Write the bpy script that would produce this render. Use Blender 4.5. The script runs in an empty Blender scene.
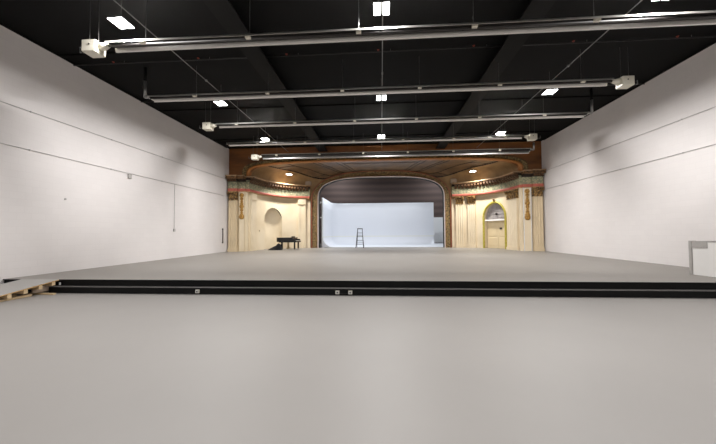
import bpy, bmesh, math, random
from mathutils import Vector, Matrix
random.seed(7)
sc = bpy.context.scene
C = sc.collection
PI = math.pi
sin, cos = math.sin, math.cos

# ---------------------------------------------------------------- materials
def mat(name, col, rough=0.6, metal=0.0, var=0.0, vscale=3.0, col2=None, bump=0.0, bscale=20.0, spec=0.5, emit=0.0, detail=4.0, stretch=None):
    m = bpy.data.materials.new(name); m.use_nodes = True
    nt = m.node_tree; N = nt.nodes; L = nt.links
    b = N['Principled BSDF']
    lin = [((c / 255.0) / 12.92 if c / 255.0 <= .04045 else ((c / 255.0 + .055) / 1.055) ** 2.4) for c in col]
    b.inputs['Base Color'].default_value = (*lin, 1)
    b.inputs['Roughness'].default_value = rough
    b.inputs['Metallic'].default_value = metal
    b.inputs['Specular IOR Level'].default_value = spec
    tc = None
    def coords():
        nonlocal tc
        if tc is None:
            t = N.new('ShaderNodeTexCoord'); mp = N.new('ShaderNodeMapping')
            L.new(t.outputs['Object'], mp.inputs['Vector'])
            if stretch: mp.inputs['Scale'].default_value = stretch
            tc = mp.outputs['Vector']
        return tc
    if var or col2:
        no = N.new('ShaderNodeTexNoise'); no.inputs['Scale'].default_value = vscale; no.inputs['Detail'].default_value = detail
        L.new(coords(), no.inputs['Vector'])
        rp = N.new('ShaderNodeValToRGB'); rp.color_ramp.elements[0].position = .36; rp.color_ramp.elements[1].position = .64
        if col2:
            l2 = [((c / 255.0) / 12.92 if c / 255.0 <= .04045 else ((c / 255.0 + .055) / 1.055) ** 2.4) for c in col2]
        else:
            l2 = [c * (1 - var) for c in lin]
        rp.color_ramp.elements[0].color = (*l2, 1); rp.color_ramp.elements[1].color = (*lin, 1)
        L.new(no.outputs['Fac'], rp.inputs['Fac']); L.new(rp.outputs['Color'], b.inputs['Base Color'])
    if bump:
        nb = N.new('ShaderNodeTexNoise'); nb.inputs['Scale'].default_value = bscale; nb.inputs['Detail'].default_value = 3
        L.new(coords(), nb.inputs['Vector'])
        bp = N.new('ShaderNodeBump'); bp.inputs['Strength'].default_value = bump; bp.inputs['Distance'].default_value = .02
        L.new(nb.outputs['Fac'], bp.inputs['Height']); L.new(bp.outputs['Normal'], b.inputs['Normal'])
    if emit:
        b.inputs['Emission Color'].default_value = (1, 1, 1, 1); b.inputs['Emission Strength'].default_value = emit
    return m

def block_wall_mat(name, col, col2):
    """painted concrete blocks: courses as a faint bump and a very faint joint colour"""
    m = mat(name, col, rough=.62, spec=.35)
    nt = m.node_tree; N = nt.nodes; L = nt.links; b = N['Principled BSDF']
    t = N.new('ShaderNodeTexCoord'); sp = N.new('ShaderNodeSeparateXYZ'); cb = N.new('ShaderNodeCombineXYZ')
    L.new(t.outputs['Object'], sp.inputs[0]); L.new(sp.outputs['Y'], cb.inputs['X']); L.new(sp.outputs['Z'], cb.inputs['Y'])
    br = N.new('ShaderNodeTexBrick'); L.new(cb.outputs[0], br.inputs['Vector'])
    br.inputs['Scale'].default_value = 1.0; br.inputs['Brick Width'].default_value = .41; br.inputs['Row Height'].default_value = .205
    br.inputs['Mortar Size'].default_value = .006; br.inputs['Mortar Smooth'].default_value = .3
    def ln(c): return [((x / 255.0 + .055) / 1.055) ** 2.4 for x in c]
    br.inputs['Color1'].default_value = (*ln(col), 1); br.inputs['Color2'].default_value = (*ln([c - 2 for c in col]), 1)
    br.inputs['Mortar'].default_value = (*ln([c - 5 for c in col]), 1)
    no = N.new('ShaderNodeTexNoise'); no.inputs['Scale'].default_value = .35; no.inputs['Detail'].default_value = 5
    L.new(t.outputs['Object'], no.inputs['Vector'])
    mx = N.new('ShaderNodeMix'); mx.data_type = 'RGBA'; mx.blend_type = 'MULTIPLY'
    rp = N.new('ShaderNodeValToRGB'); rp.color_ramp.elements[0].position = .3; rp.color_ramp.elements[0].color = (*[a / c for a, c in zip(ln(col2), ln(col))], 1)
    rp.color_ramp.elements[1].position = .6
    L.new(no.outputs['Fac'], rp.inputs['Fac'])
    mx.inputs['Factor'].default_value = 1
    L.new(br.outputs['Color'], mx.inputs['A']); L.new(rp.outputs['Color'], mx.inputs['B'])
    L.new(mx.outputs['Result'], b.inputs['Base Color'])
    bp = N.new('ShaderNodeBump'); bp.inputs['Strength'].default_value = .05; bp.inputs['Distance'].default_value = .01; bp.invert = True
    L.new(br.outputs['Fac'], bp.inputs['Height']); L.new(bp.outputs['Normal'], b.inputs['Normal'])
    return m

def ornament_mat(name, a, b_, c, scale=9.0, metal=.25, rough=.45, bump=.6):
    """carved and gilded plaster: cells of three tones with relief"""
    m = mat(name, a, rough=rough, metal=metal)
    nt = m.node_tree; N = nt.nodes; L = nt.links; b = N['Principled BSDF']
    t = N.new('ShaderNodeTexCoord'); v = N.new('ShaderNodeTexVoronoi'); v.inputs['Scale'].default_value = scale
    L.new(t.outputs['Object'], v.inputs['Vector'])
    def ln(c): return [((x / 255.0 + .055) / 1.055) ** 2.4 for x in c]
    rp = N.new('ShaderNodeValToRGB'); e = rp.color_ramp.elements
    e[0].position = .15; e[0].color = (*ln(a), 1); e[1].position = .75; e[1].color = (*ln(c), 1)
    k = e.new(.45); k.color = (*ln(b_), 1)
    L.new(v.outputs['Distance'], rp.inputs['Fac']); L.new(rp.outputs['Color'], b.inputs['Base Color'])
    bp = N.new('ShaderNodeBump'); bp.inputs['Strength'].default_value = bump; bp.inputs['Distance'].default_value = .04; bp.invert = True
    L.new(v.outputs['Distance'], bp.inputs['Height']); L.new(bp.outputs['Normal'], b.inputs['Normal'])
    return m

def band_mat(name, col, col2, scale, axis='Z', rough=.8):
    """horizontal boards: alternating bands along z"""
    m = mat(name, col, rough=rough)
    nt = m.node_tree; N = nt.nodes; L = nt.links; b = N['Principled BSDF']
    t = N.new('ShaderNodeTexCoord'); w = N.new('ShaderNodeTexWave'); w.bands_direction = axis
    w.inputs['Scale'].default_value = scale; w.inputs['Distortion'].default_value = 1.2; w.inputs['Detail'].default_value = 3; w.inputs['Detail Scale'].default_value = .6
    L.new(t.outputs['Object'], w.inputs['Vector'])
    def ln(c): return [((x / 255.0 + .055) / 1.055) ** 2.4 for x in c]
    rp = N.new('ShaderNodeValToRGB'); rp.color_ramp.elements[0].color = (*ln(col2), 1); rp.color_ramp.elements[1].color = (*ln(col), 1)
    L.new(w.outputs['Fac'], rp.inputs['Fac']); L.new(rp.outputs['Color'], b.inputs['Base Color'])
    return m

M = {}
M['wall'] = block_wall_mat('painted_block', (227, 222, 220), (220, 215, 213))
M['floor'] = mat('grey_floor_paint', (143, 139, 135), rough=.5, var=.05, vscale=.5, spec=.35, bump=.03, bscale=6, detail=6)
M['deck'] = mat('grey_deck_paint', (141, 136, 130), rough=.5, var=.05, vscale=.4, spec=.3, detail=6)
M['black'] = mat('black_ceiling_paint', (14, 14, 14), rough=.8, var=.25, vscale=.6, spec=.12)
M['beam'] = mat('black_beam_paint', (10, 10, 10), rough=.7, spec=.15)
M['riser'] = mat('black_riser', (10, 11, 11), rough=.6, spec=.2)
M['tread'] = mat('black_tread_sheen', (104, 101, 99), rough=.6)  # black tread made grey: its reflected light is painted in
M['alu'] = mat('aluminium_reflector', (226, 224, 218), rough=.42, metal=1.0)
M['heater_dark'] = mat('dark_heater_steel', (40, 36, 34), rough=.55, metal=.3)  # dark tube steel, also the painted dark reflection inside the hoods
M['tube'] = mat('dark_steel_tube', (60, 56, 54), rough=.4, metal=.8)
M['cream_metal'] = mat('cream_enamel', (208, 203, 188), rough=.5)
M['dark'] = mat('dark_fitting', (24, 22, 21), rough=.5)
M['wire'] = mat('steel_wire', (120, 120, 118), rough=.4, metal=.7)
M['conduit'] = mat('galvanised_conduit', (150, 150, 148), rough=.4, metal=.7)
M['wallpipe'] = mat('painted_conduit', (176, 173, 171), rough=.55)
M['housing'] = mat('white_housing', (205, 205, 203), rough=.5)
M['led'] = mat('led_panel', (255, 255, 255), rough=.5, emit=14)
M['fixture'] = mat('dark_fixture', (70, 70, 70), rough=.5)
M['red'] = mat('red_head', (150, 60, 40), rough=.5)
M['cream'] = mat('cream_plaster', (226, 212, 186), rough=.7, var=.08, vscale=.8, col2=(215, 199, 170), bump=.05, bscale=8)
M['tan'] = mat('tan_plaster', (206, 187, 154), rough=.7, var=.08, vscale=1.2)
M['white_edge'] = mat('white_gesso', (222, 222, 222), rough=.7, var=.12, vscale=5)
M['frieze'] = ornament_mat('sage_frieze', (176, 166, 136), (148, 146, 116), (116, 120, 98), 9, 0, .7, .4)
M['redband'] = mat('red_band', (186, 98, 82), rough=.6, var=.2, vscale=4)
M['tanline'] = mat('tan_fillet', (176, 146, 104), rough=.6)
M['cornice'] = ornament_mat('brown_cornice', (150, 112, 74), (122, 88, 54), (80, 56, 32), 6, .1, .6, .4)
M['cornice_lip'] = mat('pale_cornice_lip', (186, 156, 120), rough=.6, var=.2, vscale=5)
M['dentil'] = mat('dark_dentil', (92, 64, 38), rough=.6, var=.3, vscale=6)
M['dentil_bed'] = mat('dark_dentil_bed', (34, 23, 14), rough=.8)
M['gold'] = ornament_mat('gilded_band', (156, 130, 82), (126, 102, 62), (80, 66, 42), 10, .15, .5, .6)
M['goldcap'] = ornament_mat('gilded_capital', (184, 148, 92), (138, 106, 60), (66, 48, 26), 9, .2, .5, .6)
M['gilt'] = ornament_mat('gilded_drop', (196, 154, 78), (170, 128, 58), (128, 92, 38), 14, .2, .5, .5)
M['orange'] = mat('orange_gilt_trim', (170, 108, 46), rough=.4, var=.3, vscale=4, metal=.2)
M['rust'] = mat('rust_trim', (150, 88, 60), rough=.5, var=.3, vscale=6)
M['lip'] = mat('pale_lip', (218, 208, 204), rough=.6)
M['brown'] = mat('orange_brown_wall', (134, 82, 34), rough=.55, col2=(98, 58, 24), vscale=1.2, stretch=(.4, 1, 2))
M['board'] = mat('brown_canopy', (118, 92, 62), rough=.5, col2=(96, 74, 50), vscale=1.5)
M['rib'] = mat('dark_rib', (44, 32, 20), rough=.5)
M['cove'] = mat('tan_cove', (160, 130, 88), rough=.6, col2=(140, 110, 72), vscale=1.5)
M['bracket'] = mat('pale_bracket', (186, 168, 148), rough=.6, var=.25, vscale=8)
M['lime'] = mat('yellow_green_surround', (186, 176, 76), rough=.5, col2=(164, 150, 50), vscale=8)
M['lunette'] = mat('grey_lunette', (166, 160, 160), rough=.7, var=.3, vscale=5, bump=.3, bscale=8)
M['door'] = mat('cream_door', (214, 196, 160), rough=.5)
M['white'] = mat('white_paint', (236, 236, 236), rough=.55)
M['backwall'] = band_mat('dark_brown_boards', (102, 85, 79), (82, 68, 64), .42)
M['void'] = mat('dark_wing', (26, 25, 26), rough=.9)
M['piano'] = mat('black_lacquer', (10, 10, 11), rough=.22)
M['cloth'] = mat('black_cloth', (13, 13, 14), rough=.9)
M['ivory'] = mat('ivory_keys', (226, 220, 204), rough=.4)
M['brass'] = mat('brass', (150, 130, 90), rough=.35, metal=.8)
M['ladder'] = mat('grey_ladder', (88, 88, 90), rough=.4, metal=.5)
M['ladderstep'] = mat('dark_ladder_step', (52, 50, 50), rough=.5)
M['ply'] = mat('plywood', (206, 170, 118), rough=.6, col2=(184, 144, 92), vscale=6, stretch=(1, 6, 1))
M['lumber'] = mat('pale_lumber', (212, 186, 146), rough=.6, var=.15, vscale=6)
M['rampdeck'] = mat('grey_ramp_paint', (160, 157, 153), rough=.5, var=.06, vscale=1.2)
M['panel'] = mat('beige_panel', (176, 158, 140), rough=.7, var=.1, vscale=4)
M['grey'] = mat('bare_grey_cement', (176, 172, 168), rough=.8, var=.1, vscale=6)
M['whiteblock'] = mat('white_low_wall', (240, 238, 235), rough=.6, var=.03, vscale=2)

# cyclorama: white paint with a faint yellow line at eye level
m = mat('cyclorama_paint', (232, 234, 240), rough=.5, spec=.4)
nt = m.node_tree; t = nt.nodes.new('ShaderNodeTexCoord'); s = nt.nodes.new('ShaderNodeSeparateXYZ')
nt.links.new(t.outputs['Object'], s.inputs[0])
sub = nt.nodes.new('ShaderNodeMath'); sub.operation = 'SUBTRACT'; sub.inputs[1].default_value = 1.24; nt.links.new(s.outputs['Z'], sub.inputs[0])
ab = nt.nodes.new('ShaderNodeMath'); ab.operation = 'ABSOLUTE'; nt.links.new(sub.outputs[0], ab.inputs[0])
lt = nt.nodes.new('ShaderNodeMath'); lt.operation = 'LESS_THAN'; lt.inputs[1].default_value = .045; nt.links.new(ab.outputs[0], lt.inputs[0])
mx = nt.nodes.new('ShaderNodeMix'); mx.data_type = 'RGBA'
mx.inputs['A'].default_value = (.80, .82, .87, 1); mx.inputs['B'].default_value = (.80, .80, .74, 1)
nt.links.new(lt.outputs[0], mx.inputs['Factor']); nt.links.new(mx.outputs['Result'], nt.nodes['Principled BSDF'].inputs['Base Color'])
M['cyc'] = m

# ---------------------------------------------------------------- mesh helpers
class MB:
    def __init__(s): s.v = []; s.f = []; s.smooth = False
    def add(s, vs, fs):
        o = len(s.v); s.v += [tuple(p) for p in vs]; s.f += [tuple(i + o for i in f) for f in fs]; return s
    def box(s, a, b, bev=0):
        x0, y0, z0 = [min(p, q) for p, q in zip(a, b)]; x1, y1, z1 = [max(p, q) for p, q in zip(a, b)]
        if not bev:
            return s.add([(x0, y0, z0), (x1, y0, z0), (x1, y1, z0), (x0, y1, z0), (x0, y0, z1), (x1, y0, z1), (x1, y1, z1), (x0, y1, z1)],
                         [(0, 3, 2, 1), (4, 5, 6, 7), (0, 1, 5, 4), (1, 2, 6, 5), (2, 3, 7, 6), (3, 0, 4, 7)])
        bm = bmesh.new(); bmesh.ops.create_cube(bm, size=1)
        for v in bm.verts:
            v.co = Vector(((x0 + x1) / 2 + v.co.x * (x1 - x0), (y0 + y1) / 2 + v.co.y * (y1 - y0), (z0 + z1) / 2 + v.co.z * (z1 - z0)))
        bmesh.ops.bevel(bm, geom=bm.edges[:], offset=bev, segments=2, affect='EDGES')
        bm.verts.index_update()
        s.add([v.co[:] for v in bm.verts], [[v.index for v in f.verts] for f in bm.faces]); bm.free(); return s
    def tube(s, a, b, r, n=8, r2=None):
        a, b = Vector(a), Vector(b); r2 = r if r2 is None else r2
        d = (b - a).normalized(); u = d.orthogonal().normalized(); w = d.cross(u)
        vs = [a + (u * cos(2 * PI * i / n) + w * sin(2 * PI * i / n)) * r for i in range(n)] + [b + (u * cos(2 * PI * i / n) + w * sin(2 * PI * i / n)) * r2 for i in range(n)]
        return s.add(vs, [(i, (i + 1) % n, n + (i + 1) % n, n + i) for i in range(n)] + [tuple(range(n))[::-1], tuple(range(n, 2 * n))])
    def path(s, pts, r, n=8):
        for a, b in zip(pts, pts[1:]): s.tube(a, b, r, n)
        return s
    def bar(s, a, b, w, h):
        """rectangular bar from a to b, w sideways, h upwards-ish"""
        a, b = Vector(a), Vector(b); d = (b - a).normalized()
        u = d.cross(Vector((0, 0, 1)));  u = Vector((1, 0, 0)) if u.length < 1e-4 else u.normalized()
        k = u.cross(d)
        vs = [p + u * i * w / 2 + k * j * h / 2 for p in (a, b) for i, j in ((-1, -1), (1, -1), (1, 1), (-1, 1))]
        return s.add(vs, [(0, 3, 2, 1), (4, 5, 6, 7), (0, 1, 5, 4), (1, 2, 6, 5), (2, 3, 7, 6), (3, 0, 4, 7)])
    def grid(s, rows, close=False):
        n = len(rows[0]); vs = [p for r in rows for p in r]; fs = []
        for i in range(len(rows) - 1):
            for j in range(n - 1):
                fs.append((i * n + j, i * n + j + 1, (i + 1) * n + j + 1, (i + 1) * n + j))
            if close: fs.append((i * n + n - 1, i * n, (i + 1) * n, (i + 1) * n + n - 1))
        return s.add(vs, fs)
    def prism(s, poly, z0, z1):
        n = len(poly)
        return s.add([(x, y, z0) for x, y in poly] + [(x, y, z1) for x, y in poly],
                     [tuple(range(n))[::-1], tuple(range(n, 2 * n))] + [(i, (i + 1) % n, n + (i + 1) % n, n + i) for i in range(n)])
    def xprism(s, poly, x0, x1):
        n = len(poly)
        return s.add([(x0, y, z) for y, z in poly] + [(x1, y, z) for y, z in poly],
                     [tuple(range(n)), tuple(range(n, 2 * n))[::-1]] + [(i, n + i, n + (i + 1) % n, (i + 1) % n) for i in range(n)])
    def ball(s, c, r, sx=1, sy=1, sz=1, n=8):
        rows = [[(c[0] + r * sx * sin(PI * i / n) * cos(2 * PI * j / n), c[1] + r * sy * sin(PI * i / n) * sin(2 * PI * j / n), c[2] + r * sz * cos(PI * i / n)) for j in range(n)] for i in range(n + 1)]
        return s.grid(rows, True)
    def xf(s, mtx):
        s.v = [tuple(mtx @ Vector(p)) for p in s.v]; return s
    def merge(s, o): return s.add(o.v, o.f)

def obj(name, mb, m, parent=None, smooth=False, fix=True):
    me = bpy.data.meshes.new(name); me.from_pydata(mb.v, [], mb.f); me.materials.append(m)
    if fix:
        bm = bmesh.new(); bm.from_mesh(me); bmesh.ops.remove_doubles(bm, verts=bm.verts, dist=1e-5)
        bmesh.ops.dissolve_degenerate(bm, edges=bm.edges, dist=1e-6)
        bmesh.ops.recalc_face_normals(bm, faces=bm.faces); bm.to_mesh(me); bm.free()
    if smooth:
        for p in me.polygons: p.use_smooth = True
    o = bpy.data.objects.new(name, me); C.objects.link(o)
    if parent: o.parent = parent; o.matrix_parent_inverse = Matrix.Translation(parent.location).inverted() if parent.location.length else Matrix()
    return o
def thing(name, label, cat, loc=(0, 0, 0), group=None):
    o = bpy.data.objects.new(name, None); C.objects.link(o); o.location = loc; o.empty_display_size = .2
    o['label'] = label; o['category'] = cat
    if group: o['group'] = group
    return o
def tag(o, label, cat, group=None):
    o['label'] = label; o['category'] = cat
    if group: o['group'] = group
    return o
def struct(name, mb, m, parent=None, smooth=False):
    o = obj(name, mb, m, parent, smooth)
    if not parent: o['kind'] = 'structure'
    return o
def copy_tree(o, parent=None):
    c = o.copy(); C.objects.link(c)
    if parent: c.parent = parent
    for ch in list(o.children): copy_tree(ch, c)
    return c

# ---------------------------------------------------------------- dimensions
XL, XR = -10.68, 10.59          # side walls
ZC = 7.58                       # ceiling of the hall
YB = 22.13                      # front wall of the proscenium
ZS = .35                        # stage level
YS = 8.52                       # front edge of the stage
YR = -7.0                       # wall behind the camera
YK = 38.5                       # far wall behind the stage
Y1 = 27.2                       # inner arch

# ---------------------------------------------------------------- setting
struct('floor', MB().box((XL - .3, YR - .3, -.2), (XR + .3, YS + .6, 0)), M['floor'])
struct('wall_left', MB().box((XL - .3, YR - .3, -.2), (XL, YB + .1, ZC)), M['wall'])
struct('wall_right', MB().box((XR, YR - .3, -.2), (XR + .3, YB + .1, ZC)), M['wall'])
struct('wall_front', MB().box((XL, YR - .3, -.2), (XR, YR, ZC)), M['wall'])
ceil = struct('ceiling', MB().box((XL - .3, YR - .3, ZC), (XR + .3, YB + .3, ZC + .2)), M['black'])
nt_ = 2
for x in (-3.95, 4.0):
    nt_ += 1
    struct('trim_%d' % nt_, MB().box((x - .1, YR, ZC - .34), (x + .1, YB - .02, ZC - .001)).box((x - .3, YR, ZC - .36), (x + .3, YB - .02, ZC - .31)), M['beam'])
for y in (-4.4, -1.0, 4.9, 9.95, 14.9, 19.9):
    nt_ += 1
    struct('trim_%d' % nt_, MB().box((XL + .06, y - .05, ZC - .05), (XR - .06, y + .05, ZC - .001)), M['black'])
# dark trim where the walls meet the ceiling
struct('trim_1', MB().box((XL, YR, ZC - .05), (XL + .05, YB - .4, ZC - .001)), M['beam'])
struct('trim_2', MB().box((XR - .05, YR, ZC - .05), (XR, YB - .4, ZC - .001)), M['beam'])

def se(t, w, z0, h, n, cx=0):
    """super-ellipse over the opening, t from 0 (right) to PI (left)"""
    c, s_ = cos(t), sin(t)
    return cx + math.copysign(abs(c) ** (2 / n), c) * w, z0 + abs(s_) ** (2 / n) * h
def arch_z(x, w, z0, h, n, cx=0):
    u = min(1, abs(x - cx) / w); return z0 + h * (1 - u ** n) ** (1 / n)

# front wall of the proscenium with its wide opening
OW, OZ, OH, ON = 9.2, 5.5, 1.08, 4.0
mb = MB(); xs = sorted(set([XL, XR] + [OW * sin(PI / 2 * i / 60) * s for i in range(61) for s in (-1, 1)]))
for a, b in zip(xs, xs[1:]):
    za = arch_z(a, OW, OZ, OH, ON) if abs(a) < OW else 0
    zb = arch_z(b, OW, OZ, OH, ON) if abs(b) < OW else 0
    if abs(a) >= OW - 1e-6 and abs(b) >= OW - 1e-6: za = zb = OZ
    else:
        za = OZ if abs(a) >= OW - 1e-6 else za; zb = OZ if abs(b) >= OW - 1e-6 else zb
    for yy in (YB, YB + .25):
        mb.add([(a, yy, za), (b, yy, zb), (b, yy, ZC), (a, yy, ZC)], [(0, 1, 2, 3)])
    mb.add([(a, YB, za), (b, YB, zb), (b, YB + .25, zb), (a, YB + .25, za)], [(0, 1, 2, 3)])
wpro = struct('wall_proscenium', mb, M['brown'])
struct('lower_wall', MB().box((XL, YB, ZS), (-9.38, YB + .2, OZ)).box((9.16, YB, ZS), (XR, YB + .2, OZ)), M['cream'], wpro)

# backstage
struct('wall_back', MB().box((XL - .1, YK, -.2), (XR + .1, YK + .3, 10)), M['backwall'])
struct('wall_wing_left', MB().box((XL - .4, Y1 + .62, -.2), (XL - .1, YK, 10)), M['void'])
struct('wall_wing_right', MB().box((XR + .1, Y1 + .62, -.2), (XR + .4, YK, 10)), M['void'])
struct('ceiling_stage', MB().box((XL - .4, Y1 + .62, 10), (XR + .4, YK + .3, 10.2)), M['void'])
# wall that carries the inner arch (behind the gilded frame)
IW, IZ, IH, IN, ICX = 5.23, 4.3, 1.95, 3.3, -.05
FW, FZ, FH, FN, FCX = 5.84, 4.3, 2.56, 2.5, -.08
mb = MB(); xs = [ICX + IW * sin(PI / 2 * i / 40) for i in range(-40, 41)]
xs = [XL - .1] + xs + [XR + .1]
for a, b in zip(xs, xs[1:]):
    side = a < ICX - IW + .0001 and b <= ICX - IW + .0001 or a >= ICX + IW - .0001
    za = ZS if side else arch_z(a, IW + .05, IZ, IH + .05, IN, ICX); zb = ZS if side else arch_z(b, IW + .05, IZ, IH + .05, IN, ICX)
    for yy in (Y1 + .45, Y1 + .6):
        mb.add([(a, yy, za), (b, yy, zb), (b, yy, 10), (a, yy, 10)], [(0, 1, 2, 3)])
    if not side: mb.add([(a, Y1 + .45, za), (b, Y1 + .45, zb), (b, Y1 + .6, zb), (a, Y1 + .6, za)], [(0, 1, 2, 3)])
struct('wall_arch', mb, M['void'])

# ---------------------------------------------------------------- stage platform
st = thing('stage_platform', 'wide raised grey stage with black front filling the far half of the hall', 'stage', (0, YS, 0))
obj('deck', MB().box((XL + .005, YS, ZS - .025), (XR - .005, YB - .01, ZS)).box((XL + .005, YB - .01, ZS - .025), (XR - .005, YK - .005, ZS)), M['deck'], st)
obj('riser', MB().box((XL + .005, YS + .02, .001), (XR - .005, YS + .1, ZS - .025)), M['riser'], st)
obj('end_clip', MB().box((-8.95, YS - .03, .20), (-8.91, YS - .013, .27)), M['white'], st)
obj('nosing', MB().box((XL + .005, YS - .012, ZS - .03), (XR - .005, YS, ZS - .001)), M['riser'], st)
stp = obj('step', MB().box((-9.10, YS - .17, .001), (XR - .005, YS + .02, .165)), M['riser'], st)
obj('tread', MB().box((-9.10, YS - .172, .165), (XR - .005, YS + .02, .172)), M['tread'], stp)

def outlet(x, lab, grp=None):
    yy = YS - .17
    t = thing('electrical_box', lab, 'electrical box', (x, yy, .04), grp)
    obj('box', MB().box((x - .05, yy - .05, .035), (x + .05, yy - .001, .125), .006), M['cream_metal'], t)
    obj('face_plate', MB().box((x - .04, yy - .056, .045), (x + .04, yy - .05, .115)), M['housing'], t)
    obj('socket', MB().box((x - .016, yy - .059, .062), (x + .016, yy - .056, .098)), M['dark'], t)
outlet(-4.85, 'small cream electrical box alone on the left part of the black step')
outlet(-1.13, 'small cream electrical box, left one of the close pair on the black step')
outlet(-.80, 'small cream electrical box, right one of the close pair on the black step')
cb = MB(); pts = [(-1.08 + .23 * i / 10, YS - .2, .075 - .03 * sin(PI * i / 10)) for i in range(11)]
tag(obj('cable', cb.path(pts, .007, 6), M['dark'], smooth=True), 'short dark cable drooping between the paired electrical boxes on the step', 'cable')

# ---------------------------------------------------------------- walls: conduits and boxes
def conduit(side, z, lab, y0=YR + .1, y1=YB - .45):
    x = XL + .02 if side < 0 else XR - .02
    t = thing('wall_conduit', lab, 'conduit', (x, y0, z))
    obj('pipe', MB().tube((x, y0, z), (x, y1, z), .009, 8), M['wallpipe'], t, True)
    yy = y0 + 1
    while yy < y1:
        obj('clip', MB().box((x - .019, yy - .015, z - .018), (x + .016, yy + .015, z + .018)), M['wallpipe'], t); yy += 3.0
conduit(-1, 1.6 + 3.76, 'thin grey conduit along the left white wall, upper of two')
conduit(-1, 4.18, 'thin grey conduit along the left white wall, lower of two')
conduit(1, 1.6 + 3.92, 'thin grey conduit along the right white wall, upper of two')
conduit(1, 1.6 + 2.74, 'thin grey conduit along the right white wall, lower of two')
def wallbox(y, z, lab, w=.09, m='wallpipe'):
    t = thing('junction_box', lab, 'junction box', (XL + .005, y, z - w))
    obj('body', MB().box((XL + .002, y - w, z - w), (XL + .07, y + w, z + w), .008), M[m], t)
    obj('cover', MB().box((XL + .07, y - w * .85, z - w * .85), (XL + .076, y + w * .85, z + w * .85)), M['grey'], t)
wallbox(13.04, 4.06, 'square grey junction box hanging on the lower conduit of the left wall')
t = thing('switch_drop', 'thin vertical conduit running down the left wall to a small box', 'conduit', (XL + .02, 16.08, 1.8))
obj('pipe', MB().tube((XL + .022, 16.08, 1.86), (XL + .022, 16.08, 4.16), .012, 8), M['wallpipe'], t, True)
obj('switch_box', MB().box((XL + .002, 16.02, 1.72), (XL + .06, 16.14, 1.86), .006), M['grey'], t)
tag(obj('wall_plug', MB().tube((XL + .001, 10.27, 2.8), (XL + .03, 10.27, 2.8), .03, 12), M['grey']), 'tiny round grey plug in the middle of the left white wall', 'plug')
t = thing('wall_pipe', 'short dark vertical pipe on the left wall beside the tan corner pilaster', 'pipe', (XL + .05, 21.2, .9))
obj('pipe', MB().tube((XL + .06, 21.2, .95), (XL + .06, 21.2, 1.95), .03, 10), M['tube'], t, True)
for z in (1.0, 1.9): obj('bracket', MB().box((XL + .002, 21.16, z - .02), (XL + .08, 21.24, z + .02)), M['dark'], t)

# ---------------------------------------------------------------- low wall at the right
kx, ky0, ky1, kz = 8.92, YS + .12, 10.12, 1.31
t = thing('low_wall', 'low white partition with a grey post standing on the stage against the right wall', 'low wall', (kx, ky0, ZS))
obj('panel', MB().box((kx, ky0, ZS + .002), (kx + .12, ky1 - .07, kz - .02)).box((kx + .12, ky1 - .13, ZS + .002), (XR - .005, ky1, kz - .02)), M['whiteblock'], t)
obj('cap', MB().box((kx - .01, ky0, kz - .02), (kx + .13, ky1, kz)).box((kx + .13, ky1 - .14, kz - .02), (XR - .005, ky1, kz)), M['grey'], t)
obj('corner_post', MB().box((kx - .02, ky1 - .08, ZS + .002), (kx + .12, ky1 + .02, kz + .01), .006), M['grey'], t)
obj('grey_patch', MB().box((kx - .012, 9.60, kz - .19), (kx + .001, ky1 - .08, kz - .02)), M['grey'], t)

# ---------------------------------------------------------------- ramp at the left
def rz(y): return ZS + .004 - .13 * (YS - y)
ry0, ry1, rx0, rx1 = YS - 2.2, YS - .015, -10.1, -8.97
t = thing('wooden_ramp', 'grey topped plywood ramp leading up to the stage at far left', 'ramp', (rx1, ry0, 0))
def slab(x0, x1, y0, y1, top, th):
    return MB().xprism([(y0, rz(y0) + top - th), (y1, rz(y1) + top - th), (y1, rz(y1) + top), (y0, rz(y0) + top)], x0, x1)
obj('deck', slab(rx0, rx1, ry0, ry1, 0, .006), M['rampdeck'], t)
obj('plywood_sheet', slab(rx0, rx1 + .004, ry0, ry1, -.006, .022), M['ply'], t)
for yy in (ry0 + .62, ry0 + .98, ry0 + 1.34, ry0 + 1.70, ry0 + 2.04):
    h = rz(yy) - .028
    obj('cross_block', MB().box((rx0, yy - .045, max(.03, h - .10)), (rx1, yy + .045, h - .004)), M['lumber'], t)
for xx in (rx1 - .14, (rx0 + rx1) / 2, rx0 + .05):
    obj('runner', MB().xprism([(ry0 + .55, .002), (ry1 - .62, .002), (ry1 - .62, .06), (ry0 + .55, .04)], xx - .05, xx + .05), M['lumber'], t)
obj('side_panel', MB().xprism([(YS - .55, .06), (YS - .04, .06), (YS - .04, rz(YS - .04) - .08), (YS - .55, rz(YS - .55) - .14)], rx1 - .20, rx1 - .16), M['panel'], t)
tag(obj('lumber_board', MB().bar((-9.42, 8.14, .022), (-8.68, 8.12, .022), .07, .035), M['lumber']), 'short pale board lying on the floor beside the plywood ramp', 'board')

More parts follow.
